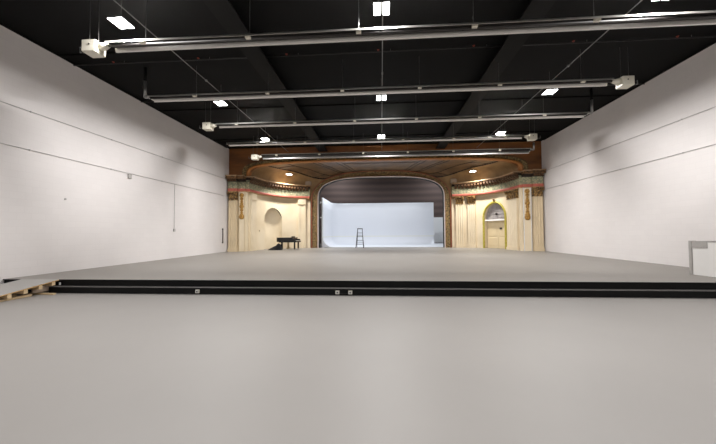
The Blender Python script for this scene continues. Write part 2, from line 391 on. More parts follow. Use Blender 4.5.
# ---------------------------------------------------------------- side niches (mirrored, each with its own fittings)
NY, NB = 22.1, 5.2
NICHE = {-1: (6.0, 3.45), 1: (5.82, 3.56)}
def wp(s, th, off=0.0):
    """point on the curved niche wall at angle th (deg), moved off metres into the hall"""
    cx, a = NICHE[s]; r = math.radians(th)
    n = Vector((-cos(r) / a, -sin(r) / NB)).normalized()
    return Vector((s * (cx + a * cos(r) + n.x * off), NY + NB * sin(r) + n.y * off))
def arclen(s, t0, t1, k=40):
    p = [wp(s, t0 + (t1 - t0) * i / k) for i in range(k + 1)]
    return sum((b - a).length for a, b in zip(p, p[1:]))
def sweep(s, prof, t0=0, t1=90, n=60):
    """closed profile [(offset, z)] swept along the curve"""
    rows = []
    for i in range(n + 1):
        th = t0 + (t1 - t0) * i / n
        rows.append([(*wp(s, th, o), z) for o, z in prof])
    mb = MB().grid(rows, True)
    k = len(prof); mb.f.append(tuple(range(k))); mb.f.append(tuple(len(mb.v) - k + j for j in range(k)))
    return mb
def niche_wall(s, t0, t1, zs, label, apex):
    """plaster wall with an arched hole between angles t0 and t1; zs = spring height"""
    L_ = arclen(s, t0, t1); R = L_ / 2
    t = thing('curved_niche', label, 'niche', (s * 9.0, NY, ZS))
    angs = [90 * i / 36 for i in range(37)] + [t0 + (t1 - t0) * i / 32 for i in range(33)]
    angs = sorted(set(round(a, 4) for a in angs))
    mid = (t0 + t1) / 2; hw = (t1 - t0) / 2
    def hole(th):
        u = abs(th - mid) / hw
        if u >= 1: return ZS if u > 1.0001 else zs
        return zs + apex * (1 - u ** 1.9) ** .56
    mb = MB()
    for a, b in zip(angs, angs[1:]):
        inside = a >= t0 - 1e-3 and b <= t1 + 1e-3
        za, zb = (max(hole(a), zs), max(hole(b), zs)) if inside else (ZS, ZS)
        pa, pb = wp(s, a), wp(s, b)
        k = 6
        mb.grid([[(*pa, za + (5.6 - za) * i / k) for i in range(k + 1)], [(*pb, zb + (5.6 - zb) * i / k) for i in range(k + 1)]])
    obj('plaster', mb, M['cream'], t, True)
    return t, R, hole, mid, hw

def entablature(s, t):
    obj('red_band', sweep(s, [(0, 4.54), (.27, 4.54), (.30, 4.60), (.30, 4.66), (.27, 4.72), (0, 4.72)]), M['redband'], t)
    obj('fillet', sweep(s, [(0, 4.50), (.24, 4.50), (.27, 4.54), (0, 4.54)]), M['tanline'], t)
    obj('frieze', sweep(s, [(0, 4.72), (.24, 4.72), (.24, 5.30), (.29, 5.34), (0, 5.34)]), M['frieze'], t)
    obj('dentil_bed', sweep(s, [(0, 5.34), (.30, 5.34), (.30, 5.50), (0, 5.50)]), M['dentil_bed'], t)
    obj('cornice', sweep(s, [(0, 5.49), (.56, 5.49), (.60, 5.52), (.60, 5.545), (.0, 5.545)]), M['cornice'], t)
    obj('cornice_lip', sweep(s, [(0, 5.54), (.61, 5.54), (.64, 5.58), (.62, 5.62), (0, 5.62)]), M['cornice_lip'], t)
    cx, a = NICHE[s]
    th = 2.0
    while th < 88:
        p, q = wp(s, th, .245), wp(s, th, .54); r = math.radians(th)
        d = (q - p).normalized(); e = Vector((-d.y, d.x)) * .08
        vs = [(*(p - e), 5.14), (*(p + e), 5.14), (*(q + e), 5.32), (*(q - e), 5.32), (*(p - e), 5.49), (*(p + e), 5.49), (*(q + e), 5.49), (*(q - e), 5.49)]
        obj('dentil', MB().add(vs, [(0, 1, 2, 3), (4, 5, 6, 7), (0, 1, 5, 4), (1, 2, 6, 5), (2, 3, 7, 6), (3, 0, 4, 7)]), M['dentil'], t)
        dl = math.hypot(a * sin(r), NB * cos(r))
        th += math.degrees(.31 / dl)
    # pale block where the cornice dies into the arch
    p = wp(s, 88, .2)
    obj('end_block', MB().box((p.x - .24, p.y - .22, 5.62), (p.x + .24, p.y + .1, 5.98), .05), M['bracket'], t)

# left niche with its shell alcove
TL0, TL1 = 29.0, 52.0
nl, RL, holeL, midL, hwL = niche_wall(-1, TL0, TL1, 2.72, 'curved cream niche wall left of the arch with an empty round-headed alcove', RL_ := .92)
rows = []
for i in range(33):
    u = -1 + 2 * i / 32; th = midL + hwL * u; zt = max(holeL(th), 2.72); row = []
    for j in range(25):
        z = ZS + (zt - ZS) * j / 24; w = max(0, (z - 2.72) / RL_)
        d = .6 * math.sqrt(max(0, 1 - u * u - w * w))
        row.append((*wp(-1, th, -d), z))
    rows.append(row)
obj('alcove', MB().grid(rows), M['cream'], nl, True)
entablature(-1, nl)
t = thing('wall_socket', 'tiny dark socket plate on the cream niche wall left of the alcove', 'socket', (*wp(-1, 22, .01), 1.75))
p = wp(-1, 22, .012)
obj('plate', MB().box((p.x - .03, p.y - .05, 1.72), (p.x + .012, p.y + .05, 1.86)), M['tan'], t)
obj('socket', MB().box((p.x + .012, p.y - .03, 1.75), (p.x + .02, p.y + .03, 1.83)), M['dark'], t)

# right niche with its arched doorway
TR0, TR1 = 26.5, 50.5
DZ = 2.78
nr, RR, holeR, midR, hwR = niche_wall(1, TR0, TR1, DZ, 'curved cream niche wall right of the arch holding the arched doorway', 1.0)
entablature(1, nr)
dr = thing('door_1', 'cream double door under a grey lunette in a yellow-green arched surround', 'door', (*wp(1, midR), ZS))
dr['kind'] = 'structure'
def arch_line(k, grow, off):
    """outline of the doorway: up one jamb, over, down the other"""
    pts = []
    g = grow / RR
    for i in range(9): pts.append((-1 - g, ZS + (DZ - ZS) * i / 8))
    for i in range(1, 32):
        a = PI * i / 32; u = -cos(a)
        z = DZ + (1.0 + grow) * max(0, (1 - abs(u) ** 1.9)) ** .56
        pts.append((u * (1 + g), z))
    for i in range(9): pts.append((1 + g, DZ - (DZ - ZS) * i / 8))
    return [(*wp(1, midR + hwR * u, off), z) for u, z in pts]
rows = [arch_line(0, .16, .0), arch_line(0, .16, .07), arch_line(0, .09, .11), arch_line(0, .02, .07), arch_line(0, .0, .0)]
obj('surround', MB().grid(rows), M['lime'], dr, True)
obj('jamb', MB().grid([arch_line(0, 0, 0), arch_line(0, 0, -.38)]), M['cream'], dr, True)
p = wp(1, midR, .1)
obj('finial', MB().ball((p.x, p.y, DZ + 1.24), .09, 1, 1, 1.2), M['goldcap'], dr, True)
def dpt(u, off): return wp(1, midR + hwR * u, off)
# lunette
mb = MB(); zt0 = 2.56
for i in range(32):
    u0, u1 = -1 + 2 * i / 32, -1 + 2 * (i + 1) / 32
    za, zb = DZ + 1.0 * max(0, 1 - abs(u0) ** 1.9) ** .56, DZ + 1.0 * max(0, 1 - abs(u1) ** 1.9) ** .56
    mb.add([(*dpt(u0, -.22), zt0), (*dpt(u1, -.22), zt0), (*dpt(u1, -.22), zb), (*dpt(u0, -.22), za)], [(0, 1, 2, 3)])
lu = obj('lunette', mb, M['lunette'], dr)
for z, w in ((2.72, .93), (2.98, .9), (3.22, .75), (3.44, .55)):
    obj('slat', MB().grid([[(*dpt(-w + 2 * w * i / 12, o), z + dz) for i in range(13)] for o, dz in ((-.215, -.02), (-.19, -.02), (-.19, .02), (-.215, .02))]), M['lunette'], lu)
p = dpt(0, -.19); n_ = (dpt(0, 0) - dpt(0, -.2)).normalized()
obj('round_vent', MB().tube((p.x, p.y, 2.98), (p.x + n_.x * .05, p.y + n_.y * .05, 2.98), .09, 14), M['tube'], lu)
obj('lintel', MB().grid([[(*dpt(-1 + 2 * i / 16, o), z) for i in range(17)] for o, z in ((-.37, 2.46), (-.08, 2.46), (-.08, 2.56), (-.37, 2.56))], False), M['white'], dr)
for k, (u0, u1) in enumerate(((-.97, -.01), (.01, .97))):
    def q(a, off): return dpt(u0 + (u1 - u0) * a, off)
    lf = obj('door_leaf', MB().grid([[(*q(i / 8, -.36), z) for i in range(9)] for z in (ZS + .01, 2.46)]).grid([[(*q(i / 8, -.32), z) for i in range(9)] for z in (ZS + .01, 2.46)]).grid([[(*q(i, o), z) for i in (0,) for o in (-.36, -.32)] for z in (ZS + .01, 2.46)]).grid([[(*q(i, o), z) for i in (1,) for o in (-.36, -.32)] for z in (ZS + .01, 2.46)]), M['door'], dr)
    for z0, z1 in ((ZS + .2, 1.15), (1.3, 2.3)):
        obj('door_panel', MB().grid([[(*q(.15 + .7 * i / 6, -.305), z) for i in range(7)] for z in (z0, z1)]).grid([[(*q(.12 + .76 * i / 6, o), z) for i in range(7)] for z, o in ((z0 - .03, -.32), (z0, -.305))]).grid([[(*q(.12 + .76 * i / 6, o), z) for i in range(7)] for z, o in ((z1 + .03, -.32), (z1, -.305))]), M['door'], lf)
p = dpt(-.28, -.29); e_ = (dpt(-.1, -.29) - dpt(-.4, -.29)).normalized()
obj('door_plate', MB().add([(*(p + e_ * a - n_ * b), z) for z in (1.82, 1.94) for a, b in ((-.1, .03), (.1, .03), (.1, -.03), (-.1, -.03))], [(0, 1, 2, 3), (4, 5, 6, 7), (0, 1, 5, 4), (1, 2, 6, 5), (2, 3, 7, 6), (3, 0, 4, 7)]), M['dark'], dr)

# ---------------------------------------------------------------- pilasters
def frame(origin, ang):
    return Matrix.Translation(Vector(origin)) @ Matrix.Rotation(ang, 4, 'Z')
def fluted(w, d, z0, z1, n=5):
    """shaft: front face at y=-d with n shallow flutes"""
    pr = [(-w / 2, 0), (-w / 2, -d)]
    e = w * .1; fw = (w - 2 * e) / n
    for i in range(n):
        x = -w / 2 + e + fw * i
        pr += [(x + fw * .12, -d), (x + fw * .3, -d + .028), (x + fw * .7, -d + .028), (x + fw * .88, -d)]
    pr += [(w / 2, -d), (w / 2, 0)]
    return MB().prism(pr, z0, z1)
def capital(w, d, z0, z1):
    mb = MB(); h = z1 - z0
    mb.box((-w * .48, -d, z0), (w * .48, 0, z1 - .1 * h))
    mb.box((-w * .60, -d - .12, z1 - .11 * h), (w * .60, 0, z1))
    mb.box((-w * .52, -d - .03, z0), (w * .52, 0, z0 + .06 * h))
    def leaf(x, zb, zt, lw, out):
        rows = []
        for i in range(6):
            u = i / 5; ww = lw * (.35 + .65 * sin(PI * min(1, .25 + .62 * u))); o = out * u ** 2.2; z = zb + (zt - zb) * (u if u < .85 else .85 + (u - .85) * .1)
            if i == 5: z -= .05 * h
            rows.append([(x + ww * k / 2, -d - .012 - o - .02 * (1 - abs(k)), z) for k in (-1, -.5, 0, .5, 1)])
        m2 = MB().grid(rows)
        mb.merge(m2)
        mb.grid([[(p[0], p[1] + .02, p[2]) for p in r] for r in rows])
    for i in range(4): leaf(-w * .36 + w * .24 * i, z0 + .05 * h, z0 + .48 * h, w * .25, .1)
    for i in range(3): leaf(-w * .25 + w * .25 * i, z0 + .3 * h, z0 + .78 * h, w * .25, .13)
    for sx in (-1, 1):
        mb.tube((sx * w * .47, -d - .12, z1 - .24 * h), (sx * w * .47, -d + .04, z1 - .24 * h), .13 * h, 12)
        mb.tube((sx * w * .47, -d - .15, z1 - .24 * h), (sx * w * .47, -d - .12, z1 - .24 * h), .06 * h, 10)
    mb.ball((0, -d - .12, z1 - .1 * h), .06, 1.2, .6, 1)
    return mb
def pilaster(label, origin, ang, w, d, cap, m='cream', flutes=4, capm='goldcap', base=True, grp=None):
    t = thing('pilaster', label, 'pilaster', (origin[0], origin[1], ZS), grp)
    F = frame((origin[0], origin[1], 0), ang)
    obj('shaft', fluted(w, d, ZS + .26 if base else ZS, 3.9 if cap else 4.06, flutes).xf(F), M[m], t)
    if base: obj('base', MB().box((-w * .56, -d - .05, ZS), (w * .56, 0, ZS + .18)).box((-w * .53, -d - .025, ZS + .18), (w * .53, 0, ZS + .26)).xf(F), M[m], t)
    if cap: obj('capital', capital(w, d, 3.9, 4.5).xf(F), M[capm], t)
    else:
        obj('capital', MB().box((-w * .5, -d - .015, 4.06), (w * .5, 0, 4.5)).box((-w * .53, -d - .05, 4.02), (w * .53, 0, 4.06)).xf(F), M[m], t)
    return t, F
def curved_at(s, th):
    p = wp(s, th); n = (wp(s, th, 1) - p).normalized()
    return p, math.atan2(n.x, -n.y) if True else 0
def ang_of(s, th):
    p = wp(s, th); n = (wp(s, th, 1) - p).normalized()     # local -y must point along n
    return math.atan2(n.x, -n.y)
# outer pilasters against the side walls, each carrying its block of entablature
def outer(s, x0, x1, label):
    xc, w = (x0 + x1) / 2, abs(x1 - x0); d = .33
    t, F = pilaster(label, (xc, YB - .01), 0, w - .06, d, True, 'tan', 3)
    def blk(name, z0, z1, o, m): obj(name, MB().box((-w / 2 - o * .3, -d - o, z0), (w / 2 + o * .3, 0, z1)).xf(F), M[m], t)
    lim = .0
    blk('fillet', 4.50, 4.54, .03, 'tanline'); blk('red_band', 4.54, 4.72, .06, 'redband'); blk('frieze', 4.72, 5.20, .03, 'frieze')
    blk('dentil_bed', 5.20, 5.38, .10, 'dentil_bed'); blk('cornice', 5.38, 5.56, .26, 'cornice'); blk('cornice_lip', 5.56, 5.62, .30, 'cornice_lip')
    for i in range(4):
        x = -w / 2 + w * (i + .5) / 4
        obj('dentil', MB().box((x - .05, -d - .22, 5.22), (x + .05, -d - .1, 5.38)).xf(F), M['dentil'], t)
outer(-1, -10.56, -9.93, 'tan pilaster with a gilded leafy capital in the corner at the left wall')
outer(1, 9.84, 10.47, 'tan pilaster with a gilded leafy capital in the corner at the right wall')
# panelled pilasters with a gilt drop
def drop_panel(s, x0, x1, label, edge, z0, z1):
    xc, w = (x0 + x1) / 2, abs(x1 - x0); d = .14
    t = thing('panel_pilaster', label, 'pilaster', (xc, YB, ZS)); F = frame((xc, YB - .01, 0), 0)
    obj('shaft', MB().box((-w / 2, -d, ZS), (w / 2, 0, 4.5)).xf(F), M['cream'], t)
    for sx in (-1, 1): obj('edge_strip', MB().box((sx * w / 2 - .04 * (sx > 0) - .0 * sx, -d - .025, ZS), (sx * w / 2 + .04 * (sx < 0), -d, 4.5)).xf(F), M[edge], t)
    mb = MB(); z = z1 - .1; k = 0
    mb.box((-.05, -d - .03, z0 + .1), (.05, -d, z1))
    while z > z0:
        r = .15 if k % 4 in (0,) else (.115 if k % 2 else .09)
        mb.ball((0, -d - .02, z), r, 1, .45, 1.1, 10)
        for q in range(6):
            a = PI / 3 * q; mb.ball((r * .75 * cos(a), -d - .03, z + r * .75 * sin(a)), r * .38, 1, .6, 1, 6)
        z -= r * 1.65; k += 1
    mb.ball((0, -d - .02, z0 + .05), .19, 1, .4, 1, 10)
    obj('gilt_drop', mb.xf(F), M['gilt'], t, True)
    def blk(name, za, zb, o, m): obj(name, MB().box((-w / 2 - .02, -d - o, za), (w / 2 + .02, 0, zb)).xf(F), M[m], t)
    blk('fillet', 4.50, 4.54, .04, 'tanline'); blk('red_band', 4.54, 4.72, .07, 'redband'); blk('frieze', 4.72, 5.20, .04, 'frieze'); blk('dentil_bed', 5.20, 5.38, .10, 'dentil_bed')
    blk('cornice', 5.38, 5.56, .3, 'cornice'); blk('cornice_lip', 5.56, 5.62, .34, 'cornice_lip')
drop_panel(-1, -9.88, -9.45, 'flat cream pilaster with a hanging gilt ornament left of the stage arch', 'tan', 2.72, 4.36)
drop_panel(1, 9.29, 9.80, 'flat cream pilaster with a gilt drop and white edges right of the stage arch', 'white_edge', 2.5, 4.36)
# pilasters standing on the curved niche walls
p = wp(-1, 10.5, -.02); pilaster('plain cream pilaster with a blank block capital at the outer end of the left niche', p, ang_of(-1, 10.5), .8, .21, False, flutes=1, base=False)
p = wp(-1, 78, -.02); pilaster('plain cream pilaster with a blank block capital between left niche and stage arch', p, ang_of(-1, 78), .66, .21, False, flutes=1, base=False)
p = wp(1, 14.5, -.02); pilaster('cream pilaster with a gilded leafy capital right of the arched doorway', p, ang_of(1, 14.5), 1.2, .21, True, flutes=4)
p = wp(1, 80, -.02); pilaster('cream pilaster with a gilded leafy capital next to the gilt stage arch', p, ang_of(1, 80), .62, .21, True, flutes=3)
p = wp(1, 65, -.02); pilaster('cream pilaster with a gilded leafy capital left of the arched doorway', p, ang_of(1, 65), .62, .21, True, flutes=3)

# ---------------------------------------------------------------- gilded arches
def arch_pts(w, z0, h, n, cx, y, k=64, legs=True, zb=ZS):
    pts = []
    if legs: pts += [(cx + w, y, zb + (z0 - zb) * i / 6) for i in range(6)]
    for i in range(k + 1):
        x, z = se(PI * i / k, w, z0, h, n, cx); pts.append((x, y, z))
    if legs: pts += [(cx - w, y, z0 - (z0 - zb) * i / 6) for i in range(1, 7)]
    return pts
def between(f, y):
    """curve a fraction f of the way from the outer edge (0) to the inner edge (1) of the stage arch"""
    a = arch_pts(FW, FZ, FH, FN, FCX, y); b = arch_pts(IW, IZ, IH, IN, ICX, y)
    return [tuple(p + (q - p) * f for p, q in zip(u, v)) for u, v in zip(a, b)]
t = thing('stage_arch', 'gilded arch framing the stage opening with the white backdrop', 'arch', (0, Y1, ZS))
obj('outer_trim', MB().grid([between(0, Y1 + .44), between(0, Y1 - .02), between(.06, Y1 - .09), between(.14, Y1 - .06), between(.18, Y1)]), M['rust'], t, True)
obj('gold_band', MB().grid([between(.18, Y1), between(.3, Y1 + .03), between(.5, Y1 + .05), between(.7, Y1 + .03), between(.82, Y1)]), M['gold'], t, True)
obj('inner_trim', MB().grid([between(.82, Y1), between(.84, Y1 - .05), between(.88, Y1 - .03)]), M['rust'], t, True)
obj('inner_lip', MB().grid([between(.88, Y1 - .03), between(1.0, Y1 - .03), between(1.0, Y1 + .04)]), M['lip'], t, True)
obj('reveal', MB().grid([between(1.0, Y1 + .04), between(.985, Y1 + .62)]), M['void'], t, True)
for sx in (-1, 1):
    ed = [q for q in between(.02, Y1 + .06) if q[0] * sx > 3.2 and q[2] > 4.0]
    obj('spandrel', MB().grid([ed, [(sx * 6.35, Y1 + .06, q[2] + .12) for q in ed]]), M['cove'], t)
# outer arch on the front wall
t = thing('canopy_arch', 'wide brown and gold arch band on the front wall above the canopy', 'arch', (0, YB, 5.6))
def oc(w, h, n, y): return arch_pts(w, 5.62, h, n, 0, y, 72, False)
obj('gold_band', MB().grid([oc(9.72, 1.22, 4.4, YB - .01), oc(9.70, 1.20, 4.4, YB - .07), oc(9.62, 1.16, 4.3, YB - .04), oc(9.42, 1.04, 4.2, YB - .04), oc(9.40, 1.03, 4.2, YB - .06)]), M['gold'], t, True)
obj('orange_trim', MB().grid([oc(9.40, 1.03, 4.2, YB - .06), oc(9.36, 1.01, 4.2, YB - .11), oc(9.26, .97, 4.0, YB - .11), oc(9.18, .92, 4.0, YB - .02), oc(9.16, .91, 4.0, YB + .26)]), M['orange'], t, True)

# canopy (sounding board) between the two arches
INNER = [p for p in between(.04, Y1) if p[2] >= 5.58]
_cum = [0]
for p, q in zip(INNER, INNER[1:]): _cum.append(_cum[-1] + math.dist(p, q))
def inner_at(f):
    d = f * _cum[-1]
    for i in range(len(INNER) - 1):
        if d <= _cum[i + 1] + 1e-9:
            k = (d - _cum[i]) / max(1e-9, _cum[i + 1] - _cum[i]); p, q = INNER[i], INNER[i + 1]
            return p[0] + (q[0] - p[0]) * k, p[2] + (q[2] - p[2]) * k
    return INNER[-1][0], INNER[-1][2]
OUTER = [se(PI * i / 120, 1, 0, 1, 3.6) for i in range(121)]
_co = [0]
for p, q in zip(OUTER, OUTER[1:]): _co.append(_co[-1] + math.hypot((p[0] - q[0]) * 9, p[1] - q[1]))
def outer_at(f):
    d = f * _co[-1]
    for i in range(120):
        if d <= _co[i + 1] + 1e-9:
            k = (d - _co[i]) / max(1e-9, _co[i + 1] - _co[i]); p, q = OUTER[i], OUTER[i + 1]
            return p[0] + (q[0] - p[0]) * k, p[1] + (q[1] - p[1]) * k
    return OUTER[-1]
def can(v, u, drop=0.0):
    """v 0..1 front to back, u 0 (right springing) .. PI (left springing)"""
    r = v * PI / 2; f_ = u / PI
    xo, zo = outer_at(f_); xi, zi = inner_at(f_)
    cx, a = NICHE[1 if f_ <= .5 else -1]
    k = sin(r)
    wn = (cx + a * cos(r) - .02)                       # half width along the niche wall
    s0 = wn / (cx + a)
    xo2 = xo * (cx + a - .02)
    # sides follow the niche wall, the crown runs straight
    kk = (xo2 - xi) and (1 - k)
    x_side = math.copysign(1, xo) * wn
    edge = abs(xo) ** 6
    x_lin = xi + (xo2 - xi) * cos(r)
    x = x_lin
    zz = 5.60 + zo * (.98 + .5 * k * (1 - k ** 6))
    z = zz + (zi - zz) * k ** 7 - drop
    y = YB + .02 + (Y1 + .02 - YB) * k
    return (x, y, z)
def pan(u0, u1, nu, nv=20, drop=0.0): return MB().grid([[can(v / nv, u0 + (u1 - u0) * i / nu, drop) for i in range(nu + 1)] for v in range(nv + 1)])
t = thing('stage_canopy', 'brown panelled canopy ceiling vaulting over the niches and stage arch', 'canopy', (0, YB, 5.6))
UC = .30
obj('ceiling_panel', pan(UC, PI - UC, 60), M['board'], t, True)
obj('cove', pan(0, UC, 24), M['cove'], t, True); obj('cove', pan(PI - UC, PI, 24), M['cove'], t, True)
def rib(u, r=.035):
    return MB().path([Vector(can(.0 + i / 24, u, .01)) for i in range(1, 25)], r, 6)
for uu in (UC, PI - UC): obj('cove_moulding', rib(uu, .05), M['rib'], t, True)
for u in (.52, .80, .86, 1.06, 1.12):
    for uu in (u, PI - u): obj('rib', rib(uu, .026), M['rib'], t, True)
for v in (.22, .80):
    for a, b in ((UC, .52), (1.12, PI - 1.12), (PI - .52, PI - UC)):
        obj('cross_rib', MB().path([Vector(can(v, a + (b - a) * i / 16, .01)) for i in range(17)], .022, 6), M['rib'], t, True)

# ---------------------------------------------------------------- stage: cyclorama, far panel, frame, ladder
t = thing('cyclorama', 'tall white curved backdrop wall on the stage behind the arch', 'backdrop', (0, 34.4, ZS))
cxl, cy0, cy1, cxr, ctop, cr = -5.12, 28.3, 34.4, 5.45, 4.72, .9
# plan: floor edge -> curve -> up; left return and back wall with a curved corner
def plan(off):
    """line at distance off inside the wall, from the left return front to the right end of the back wall"""
    pts = [(cxl + off, cy0 + (cy1 - 1.2 - cy0) * i / 6) for i in range(7)]
    for i in range(1, 9):
        a = PI / 2 * i / 8; R = 1.2 - off
        pts.append((cxl + 1.2 - R * cos(a), cy1 - 1.2 + R * sin(a)))
    pts += [(cxl + 1.2 + (cxr - cxl - 1.2) * i / 8, cy1 - off) for i in range(1, 9)]
    return pts
rows = []
for i in range(9):
    a = PI / 2 * i / 8
    rows.append([(x, y, ZS + .012 + cr - cr * cos(a)) for x, y in plan(cr - cr * sin(a))])
for i in range(1, 5): rows.append([(x, y, ZS + cr + .012 + (ctop - ZS - cr) * i / 4) for x, y in plan(0)])
rows.append([(x, y, ctop) for x, y in plan(-.1)])
rows.append([(x, y, ZS + .005) for x, y in plan(-.1)])
obj('curved_wall', MB().grid(rows), M['cyc'], t, True)
obj('front_end', MB().add([(cxl - .1, cy0, ZS + .005)] + [(cxl + cr - cr * sin(PI / 2 * i / 8), cy0, ZS + .012 + cr - cr * cos(PI / 2 * i / 8)) for i in range(9)] + [(cxl, cy0, ctop), (cxl - .1, cy0, ctop)], [tuple(range(12))]), M['cyc'], t)
obj('end_edge', MB().box((cxr, cy1 - .01, ZS + .02), (cxr + .02, cy1 + .1, ctop)).box((cxl - .1, cy0 - .02, ZS + .005), (cxl, cy0, ctop)), M['white'], t)
obj('floor_sheet', MB().box((cxl + cr - .02, cy0, ZS + .001), (cxr + 5.0, cy1 + 3.8, ZS + .012)), M['cyc'], t)
fl = obj('white_flat', MB().box((5.0, YK - .1, ZS + .06), (10.5, YK - .01, 3.35)), M['white'])
tag(fl, 'lower white panel on the far wall showing right of the tall backdrop', 'panel')
tag(obj('shadow_strip', MB().box((5.0, YK - .09, ZS + .013), (10.5, YK - .02, ZS + .06)), M['dark']), 'dark strip painting in the shadow line at the foot of the far white panel', 'strip')  # stands in for the shadow line under the panel
# pale pipe frame in the gap left of the backdrop
t = thing('pipe_frame', 'pale metal pipe frame standing in the dark gap left of the backdrop', 'frame', (-5.75, 28.0, ZS))
for x in (-6.15, -5.45): obj('upright', MB().tube((x, 28.0, ZS), (x, 28.0, 4.6), .03, 8), M['conduit'], t, True)
for z in (2.95, 4.3): obj('cross_bar', MB().tube((-6.15, 28.0, z), (-5.16, 28.0, z), .035, 8), M['white'], t, True)
obj('brace', MB().tube((-6.15, 27.96, 3.6), (-5.18, 27.96, 4.25), .025, 8), M['white'], t, True)
for x in (-6.15, -5.45): obj('foot', MB().box((x - .2, 27.8, ZS), (x + .2, 28.18, ZS + .03)), M['dark'], t)

# step ladder
lx, ly = -1.80, 27.62
t = thing('step_ladder', 'grey folding step ladder standing open in front of the white backdrop', 'ladder', (lx, ly, ZS))
H_ = 1.58
def lp(x, f, z): return (lx + x, ly + f * (1 - z / H_) * .5, ZS + z)
for sx in (-1, 1):
    obj('front_rail', MB().bar(lp(sx * .31, -1, 0.045), lp(sx * .19, -1, H_), .05, .07), M['ladder'], t)
    obj('rear_rail', MB().bar(lp(sx * .30, 1, 0.035), lp(sx * .18, 1, H_ - .03), .035, .045), M['ladderstep'], t)
    obj('spreader', MB().tube(lp(sx * .27, -1, .55), lp(sx * .265, 1, .55), .012, 6), M['ladder'], t)
    obj('rubber_foot', MB().box((lx + sx * .31 - .04, ly - .54, ZS), (lx + sx * .31 + .04, ly - .46, ZS + .05)), M['dark'], t)
for z in (.3, .62, .93, 1.24):
    w = .31 - .12 * z / H_; p = lp(0, -1, z)
    obj('step', MB().box((p[0] - w, p[1] - .04, p[2] - .015), (p[0] + w, p[1] + .05, p[2] + .02)), M['ladderstep'], t)
for z in (.45, 1.05):
    w = .30 - .12 * z / H_; p = lp(0, 1, z); obj('rear_brace', MB().box((p[0] - w, p[1] - .012, p[2] - .015), (p[0] + w, p[1] + .012, p[2] + .015)), M['ladderstep'], t)
obj('top_cap', MB().box((lx - .23, ly - .13, ZS + H_ - .02), (lx + .23, ly + .13, ZS + H_ + .05), .012), M['ladderstep'], t)

# grand piano, bass side to the hall, keyboard at its right end
px0, px1, pyf = -7.98, -6.42, 24.1
t = thing('grand_piano', 'black grand piano standing in front of the left niche', 'piano', (px0, pyf, ZS))
L_ = px1 - px0; W_ = 1.38
poly = [(px1 - .22, pyf), (px0 + .25, pyf)]
for i in range(1, 9):
    a = PI / 2 + PI * .75 * i / 8
    poly.append((px0 + .3 + .3 * cos(a), pyf + .36 - .36 * sin(a)))
poly += [(px0 + .42, pyf + .72), (px0 + .7, pyf + .86), (px0 + .92, pyf + 1.14), (px0 + 1.1, pyf + W_), (px1 - .22, pyf + W_)]
obj('case', MB().prism(poly, ZS + .60, ZS + .90), M['piano'], t)
obj('lid', MB().prism([(x + (.03 if x > -7 else -.02), y + (-.02 if y < pyf + .3 else .02)) for x, y in poly], ZS + .90, ZS + .925), M['piano'], t)
obj('keybed', MB().box((px1 - .26, pyf, ZS + .56), (px1 + .06, pyf + W_, ZS + .66)).box((px1 - .22, pyf, ZS + .66), (px1, pyf + .07, ZS + .80)).box((px1 - .22, pyf + W_ - .07, ZS + .66), (px1, pyf + W_, ZS + .80)), M['piano'], t)
kb = obj('keyboard', MB().box((px1 - .16, pyf + .08, ZS + .66), (px1 + .02, pyf + W_ - .08, ZS + .69)), M['ivory'], t)
for i in range(36):
    if i % 7 in (2, 6): continue
    yk = pyf + .1 + (W_ - .2) * (i + .8) / 36
    obj('black_key', MB().box((px1 - .16, yk - .007, ZS + .69), (px1 - .06, yk + .007, ZS + .703)), M['piano'], kb)
obj('underside_rail', MB().box((px0 + .25, pyf + .03, ZS + .555), (px1 - .26, pyf + .09, ZS + .60)), M['piano'], t)
def pleg(x, y, r):
    l = obj('leg', MB().bar((x, y, ZS + .06), (x, y, ZS + .58), r * 1.3, r * 1.3), M['piano'], t)
    obj('caster', MB().tube((x - .02, y, ZS + .032), (x + .02, y, ZS + .032), .032, 10), M['brass'], l)
pleg(px1 - .12, pyf + .14, .08); pleg(px1 - .12, pyf + W_ - .14, .08); pleg(px0 + .42, pyf + .3, .10)
ly_ = obj('pedal_lyre', MB().box((px1 - .78, pyf + .5, ZS + .1), (px1 - .72, pyf + .56, ZS + .58)).box((px1 - .78, pyf + .78, ZS + .1), (px1 - .72, pyf + .84, ZS + .58)).box((px1 - .84, pyf + .45, ZS + .06), (px1 - .66, pyf + .89, ZS + .14)), M['brass'], t)
for yy in (.56, .67, .78): obj('pedal', MB().box((px1 - .66, pyf + yy - .02, ZS + .07), (px1 - .50, pyf + yy + .02, ZS + .085)), M['brass'], ly_)
obj('music_desk', MB().box((px1 - .40, pyf + .3, ZS + .925), (px1 - .34, pyf + W_ - .3, ZS + 1.02)).box((px1 - .46, pyf + .3, ZS + .925), (px1 - .34, pyf + W_ - .3, ZS + .94)), M['piano'], t)
# black cloth heaped at the tail of the piano
rows = []
for i in range(15):
    x = px0 - .48 + 1.06 * i / 14; u = i / 14; row = []
    hh = .27 * sin(min(1, u / .5) * PI / 2) + (.24 * min(1, max(0, u - .55) / .2))
    if u > .9: hh *= (max(0, 1 - u) / .1) ** .5
    for j in range(11):
        v = j / 10; yy = pyf - .42 + .40 * v
        row.append((x, yy, ZS + .002 + max(0, hh * math.sin(PI * v) ** .6 * (1 + .12 * sin(9 * u + 5 * v)))))
    rows.append(row)
mb = MB().grid(rows); mb.grid([[(p[0], p[1], ZS + .001) for p in r] for r in rows])
tag(obj('cloth_heap', mb, M['cloth'], smooth=True), 'low heap of black cloth on the stage at the left of the piano', 'cloth')

